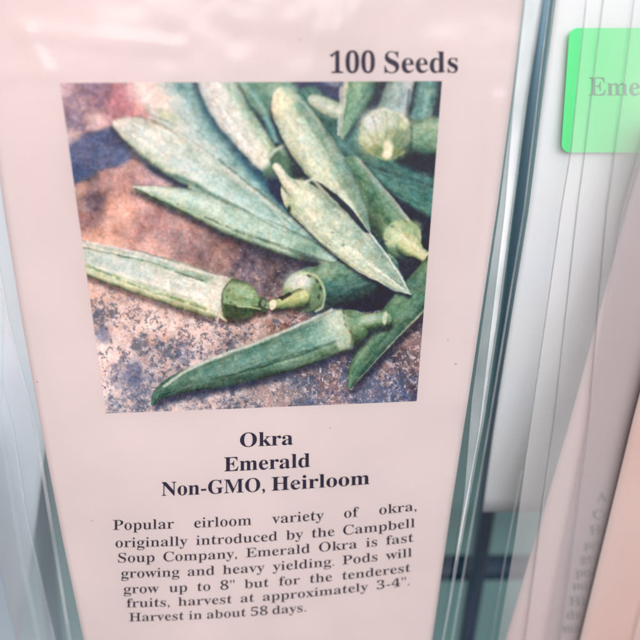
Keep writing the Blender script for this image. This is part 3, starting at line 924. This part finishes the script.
pB = thing('seed_packet', 'white seed packet with a fluorescent green sticker, right of the okra packet', 'seed packet', (0, 0, 0))
BL = [(-60, 565), (0, 556), (210, 529), (430, 494), (512, 483)]
BR = [(-60, 705), (0, 700), (210, 668), (430, 600), (512, 575)]
offB = (.012, .032)
sheet('label_card', white, pB, BL, BR, -60, 512, offB, (.016, .034), t=.0004, curl=-.001, pw=3.5)
BSL = [(-60, 556), (0, 549), (210, 524), (430, 488), (640, 452), (700, 442)]
BSR = [(-60, 720), (0, 710), (210, 680), (430, 610), (640, 545), (700, 530)]
sheet('clear_sleeve', FILM1, pB, BSL, BSR, -60, 700, (.0105, .0120), (.0142, .0155), wave=.00015, nr=80, nc=40)
seam('sealed_edge', BSL, 2.4, (.0103, .0118), SEAM, pB, yr=(-60, 700))
seam('sealed_edge', [(y, x + 5) for y, x in BSL], 1.3, (.0102, .0117), SEAM, pB, yr=(-60, 400))
seam('sealed_edge', [(470, 522), (560, 505), (640, 492), (700, 482)], 1.6, (.0108, .0112), SEAM, pB, yr=(470, 700))

# green sticker on packet B (rounded rectangle, follows the tilt of its packet)
def sticker_edge(v):  # left edge x at picture height v
    return 569.5 - (v - 28) * .068
def roundrect(x0, y0, x1, y1, r, n=10):
    out = []
    for cx, cy, a0 in ((x0 + r, y0 + r, 180), (x1 - r, y0 + r, 270), (x1 - r, y1 - r, 0), (x0 + r, y1 - r, 90)):
        for k in range(n + 1):
            a = math.radians(a0 + 90 * k / n); out.append((cx + r * math.cos(a), cy + r * math.sin(a)))
    return out
GREEN = paper_mat('fluorescent_green', (112, 250, 158), .03, .5, 60)
stk = roundrect(0, 28, 128, 152.5, 9)
SX = np.array([p[0] + 569.5 - (p[1] - 28) * .068 for p in stk]); SY = np.array([p[1] for p in stk])
def offS(x, y): return .0103 + (x - 560) * .000023
ptsS = P(SX, SY, offS(SX, SY))
so = mesh_np('sticker', ptsS[::-1], [tuple(range(len(stk)))], GREEN, pB, False)
thick(so, .00012, 0)
so['label'] = 'fluorescent green rounded sticker reading Emerald'
INKG = plain_mat('faded_ink', (100, 160, 128), .6, .05)
e = Print()
e.add('Emerald', 589, 95.5, 27.5, 27, lambda x, y: P(x, y, offS(x, y) - .0002), regular=True)
stx = e.build('sticker_text', INKG, so)

# packet C: rose card behind a grey film, narrow column of text
pC = thing('seed_packet', 'pinkish grey seed packet in hazy film showing the starts of text lines, far right', 'seed packet', (0, 0, 0))
CLft = [(120, 655), (210, 628), (430, 568), (640, 506), (700, 489)]
CRt = [(120, 800), (210, 780), (430, 740), (640, 700), (700, 690)]
sheet('label_card', rose, pC, CLft, CRt, 120, 700, (.0042, .0042), (.0060, .0060), t=.0004)
CSL = [(-60, 592), (0, 586), (150, 571), (210, 561), (430, 530), (540, 515), (640, 498), (700, 490)]
CSR = [(-60, 800), (0, 790), (210, 770), (430, 740), (640, 700), (700, 690)]
sheet('clear_sleeve', FILM2, pC, CSL, CSR, -60, 700, (.0032, .0032), (.0045, .0045), wave=.0002, nr=80, nc=40, seed=2)
SEAM2 = film_mat('grey_sealed_edge', (.72, .74, .76), .5, (.5, .53, .56), .9, .2, .3, 200, 1.5)
seam('sealed_edge', CSL, 1.5, .0033, SEAM2, pC, yr=(-60, 470))
seam('sealed_edge', [(-60, 609), (0, 603), (150, 585), (210, 577), (430, 553), (640, 525), (700, 517)], 1.5, .0030, SEAM2, pC, yr=(-60, 700))
seam('sealed_edge', [(-60, 640), (0, 634), (100, 622), (210, 607), (430, 588), (560, 571), (700, 552)], 1.2, .0030, SEAM2, pC, yr=(-60, 700))
INKC = plain_mat('pale_ink', (56, 50, 66), .6, .05)
c = Print()
for s, x, y, w in (('A', 597, 502, 11), ('Co', 593.5, 519.5, 17), ('Hi', 590, 535, 16), ('pro', 584.5, 549.5, 19), ('gro', 581, 563, 20),
                   ('poo', 576, 577, 22), ('mo', 573, 590.5, 18), ('Hi', 569.5, 606, 16), ('de', 567, 619.5, 15), ('ma', 563, 633, 18)):
    c.add(s, x, y, 0, 13.5, lambda x, y: P(x, y, .0040), regular=True, x_end=x + w)
c.build('description_text', INKC, pC)
GL = [(-60, 690), (120, 648), (210, 622), (430, 587), (640, 545), (700, 535)]
sheet('sleeve_flap', FILM3, pC, [(y, x) for y, x in GL], [(y, x + 140) for y, x in GL], 100, 700, (.0022, .0022), (.0030, .0030), nr=60, nc=20)

pD = thing('seed_packet', 'peach coloured seed packet nearest the camera at the lower right corner', 'seed packet', (0, 0, 0))
DL = [(340, 655), (420, 634), (640, 581), (700, 567)]
DR = [(340, 800), (420, 790), (640, 760), (700, 750)]
sheet('label_card', peach, pD, DL, DR, 340, 700, (.0014, .0014), (.0020, .0020), t=.0004, curl=-.0012)
sheet('clear_sleeve', FILM2, pD, [(y, x - 1.5) for y, x in DL], [(y, x + 20) for y, x in DR], 300, 700, (.0006, .0006), (-.0002, -.0002), nr=60, nc=20)
seam('sealed_edge', [(y, x + 58 - (y - 420) * .02) for y, x in DL], 2, -.0008, SEAM, pD, yr=(340, 700))

# ================================================================== 3 packets on the left
FILML = film_mat('blue_film', (.94, .98, 1), .18, (.86, .92, .95), .9, .2, .3, 45, 1.42)
pL = thing('seed_packet', 'bluish white seed packet behind the left edge of the okra packet', 'seed packet', (0, 0, 0))
sheet('label_card', white, pL, [(60, -160), (400, -150), (690, -150)], [(60, 40), (300, 52), (430, 47), (520, 36), (690, 12)], 60, 690, (.030, .050), (.022, .050), t=.0004, curl=.002, nr=60)
sheet('clear_sleeve', FILML, pL, [(60, -165), (400, -155), (700, -120)], [(60, 44), (400, 70), (700, 96)], 60, 700, (.027, .027), (.020, .022), nr=60, nc=30, wave=.0006)
seam('sealed_edge', [(60, 5), (420, 0), (560, 22), (700, 52)], 5, .0245, SEAM, pL, yr=(300, 700))
pL2 = thing('seed_packet', 'grey blue seed packet edge slanting across the lower left corner', 'seed packet', (0, 0, 0))
bluegrey = paper_mat('blue_grey_card', (146, 168, 182), .04, .6, 60)
sheet('label_card', bluegrey, pL2, [(380, -90), (640, -60), (700, -50)], [(440, -30), (520, -12), (640, 16), (700, 30)], 440, 700, (.030, .030), (.024, .026), t=.0004)
sheet('clear_sleeve', FILML, pL2, [(380, -90), (640, -60), (700, -50)], [(380, 0), (430, 12), (520, 26), (640, 54), (700, 68)], 380, 700, (.0165, .0165), (.012, .014), nr=40, nc=20)
seam('sealed_edge', [(380, 1), (430, 13), (520, 27), (640, 55), (700, 69)], 2.5, .0125, SEAM, pL2, yr=(380, 700))

# ================================================================== 4 display rack behind
rackm, nt, b = new_mat('dark_blue_steel')
b.inputs['Base Color'].default_value = (*lin((84, 120, 136)), 1); b.inputs['Roughness'].default_value = .35; b.inputs['Metallic'].default_value = .3
nz = nt.nodes.new('ShaderNodeTexNoise'); nz.inputs['Scale'].default_value = 300
mr = nt.nodes.new('ShaderNodeMapRange'); mr.inputs['To Min'].default_value = .25; mr.inputs['To Max'].default_value = .55
nt.links.new(nz.outputs['Fac'], mr.inputs['Value']); nt.links.new(mr.outputs['Result'], b.inputs['Roughness'])


def rod(name, a, b_, r, mat, parent):
    a = Vector(a); b_ = Vector(b_); ax = (b_ - a).normalized()
    s = ax.orthogonal().normalized(); t_ = ax.cross(s)
    V = []; n = 20
    L = [(0, .6), (.01, 1), (.99, 1), (1, .6)]
    for k, rr in L:
        for i in range(n):
            an = 2 * math.pi * i / n
            V.append(a + (b_ - a) * k + (s * math.cos(an) + t_ * math.sin(an)) * r * rr)
    Fc = []
    for j in range(len(L) - 1):
        for i in range(n): Fc.append((j * n + i, j * n + (i + 1) % n, (j + 1) * n + (i + 1) % n, (j + 1) * n + i))
    Fc.append(tuple(range(n))[::-1]); Fc.append(tuple(range((len(L) - 1) * n, len(L) * n)))
    return mesh_np(name, [list(v) for v in V], Fc, mat, parent)


rack = thing('display_rack', 'dark blue wire rack holding the seed packets, seen through the gaps', 'rack', (0, 0, 0))
RO = .10
pa = P(553, -60, RO); pb = P(455, 720, RO)
rod('upright', pa, pb, .0020, rackm, rack)
navy = plain_mat('navy_paint', (16, 48, 72), .4, .1, 60)
rod('crossbar', P(330, 569, RO + .02), P(640, 566, RO + .02), .0060, navy, rack)
rod('post', P(492, 480, RO), P(452, 730, RO), .0037, navy, rack)
rod('upright', P(30, 400, .09), P(70, 780, .09), .0032, rackm, rack)
# rack back: sea green panel
sea = plain_mat('sea_green_board', (104, 142, 142), .45, .08, 14)
sheet('back_panel', sea, rack, [(-400, -900), (1300, -900)], [(-400, 1500), (1300, 1500)], -200, 1250, (.19, .19), (.19, .19), t=.003)
# far wall (setting)
wall = paper_mat('wall_paint', (196, 206, 212), .05, .8, 6)
W = mesh_np('wall', [(-1.6, .5, -1.2), (1.6, .5, -1.2), (1.6, .5, 1.2), (-1.6, .5, 1.2)], [(0, 1, 2, 3)], wall)
W['kind'] = 'structure'

# ================================================================== light
w = bpy.data.worlds.new('World'); scene.world = w; w.use_nodes = True
nt = w.node_tree; N = nt.nodes; L = nt.links
bg = N['Background']
tc = N.new('ShaderNodeTexCoord'); sp = N.new('ShaderNodeSeparateXYZ')
L.new(tc.outputs['Generated'], sp.inputs[0])
cr = N.new('ShaderNodeValToRGB')
mr = N.new('ShaderNodeMapRange'); mr.inputs['From Min'].default_value = -1; mr.inputs['From Max'].default_value = 1
L.new(sp.outputs['Z'], mr.inputs['Value']); L.new(mr.outputs['Result'], cr.inputs['Fac'])
el = cr.color_ramp.elements
el[0].position = 0; el[0].color = (.10, .08, .08, 1)
el[1].position = 1; el[1].color = (.95, .97, 1, 1)
for p, c_ in ((.25, (.12, .10, .10, 1)), (.40, (.36, .23, .23, 1)), (.50, (.80, .50, .52, 1)), (.62, (.95, .86, .88, 1))):
    q = el.new(p); q.color = c_
nz = N.new('ShaderNodeTexNoise'); nz.inputs['Scale'].default_value = 2.2; nz.inputs['Detail'].default_value = 2
L.new(tc.outputs['Generated'], nz.inputs['Vector'])
m2 = N.new('ShaderNodeMapRange'); m2.inputs['From Min'].default_value = .35; m2.inputs['From Max'].default_value = .65
m2.inputs['To Min'].default_value = .85; m2.inputs['To Max'].default_value = 1.1
L.new(nz.outputs['Fac'], m2.inputs['Value'])
mx = N.new('ShaderNodeVectorMath'); mx.operation = 'SCALE'
L.new(cr.outputs['Color'], mx.inputs[0]); L.new(m2.outputs['Result'], mx.inputs['Scale'])
L.new(mx.outputs[0], bg.inputs['Color'])
bg.inputs['Strength'].default_value = .8


def area(name, loc, target, size, power, col):
    ld = bpy.data.lights.new(name, 'AREA'); ld.energy = power; ld.size = size; ld.color = col
    o = bpy.data.objects.new(name, ld); COL.objects.link(o)
    o.location = loc
    dvec = Vector(target) - Vector(loc)
    o.rotation_euler = dvec.to_track_quat('-Z', 'Y').to_euler()
    return o


area('front_key', (-.06, -1.1, .35), (0, 0, 0), .5, 6.3, (1, .955, .94))  # unseen key light, set low in front to light the card evenly
area('rose_fill', (-.16, -.24, .20), (-.05, 0, .05), .14, .20, (1, .52, .52))  # added pink fill close by, tints the upper left of the card
area('cool_side_fill', (.36, -.85, .38), (.04, .02, 0), .5, 4.0, (.94, .97, 1))  # added cool fill from the right, brightens the white packet

vs_ = scene.view_settings
vs_.view_transform = 'Standard'; vs_.look = 'None'; vs_.exposure = 0; vs_.gamma = 1
scene.display_settings.display_device = 'sRGB'
scene.cycles.max_bounces = 10
scene.cycles.transparent_max_bounces = 24
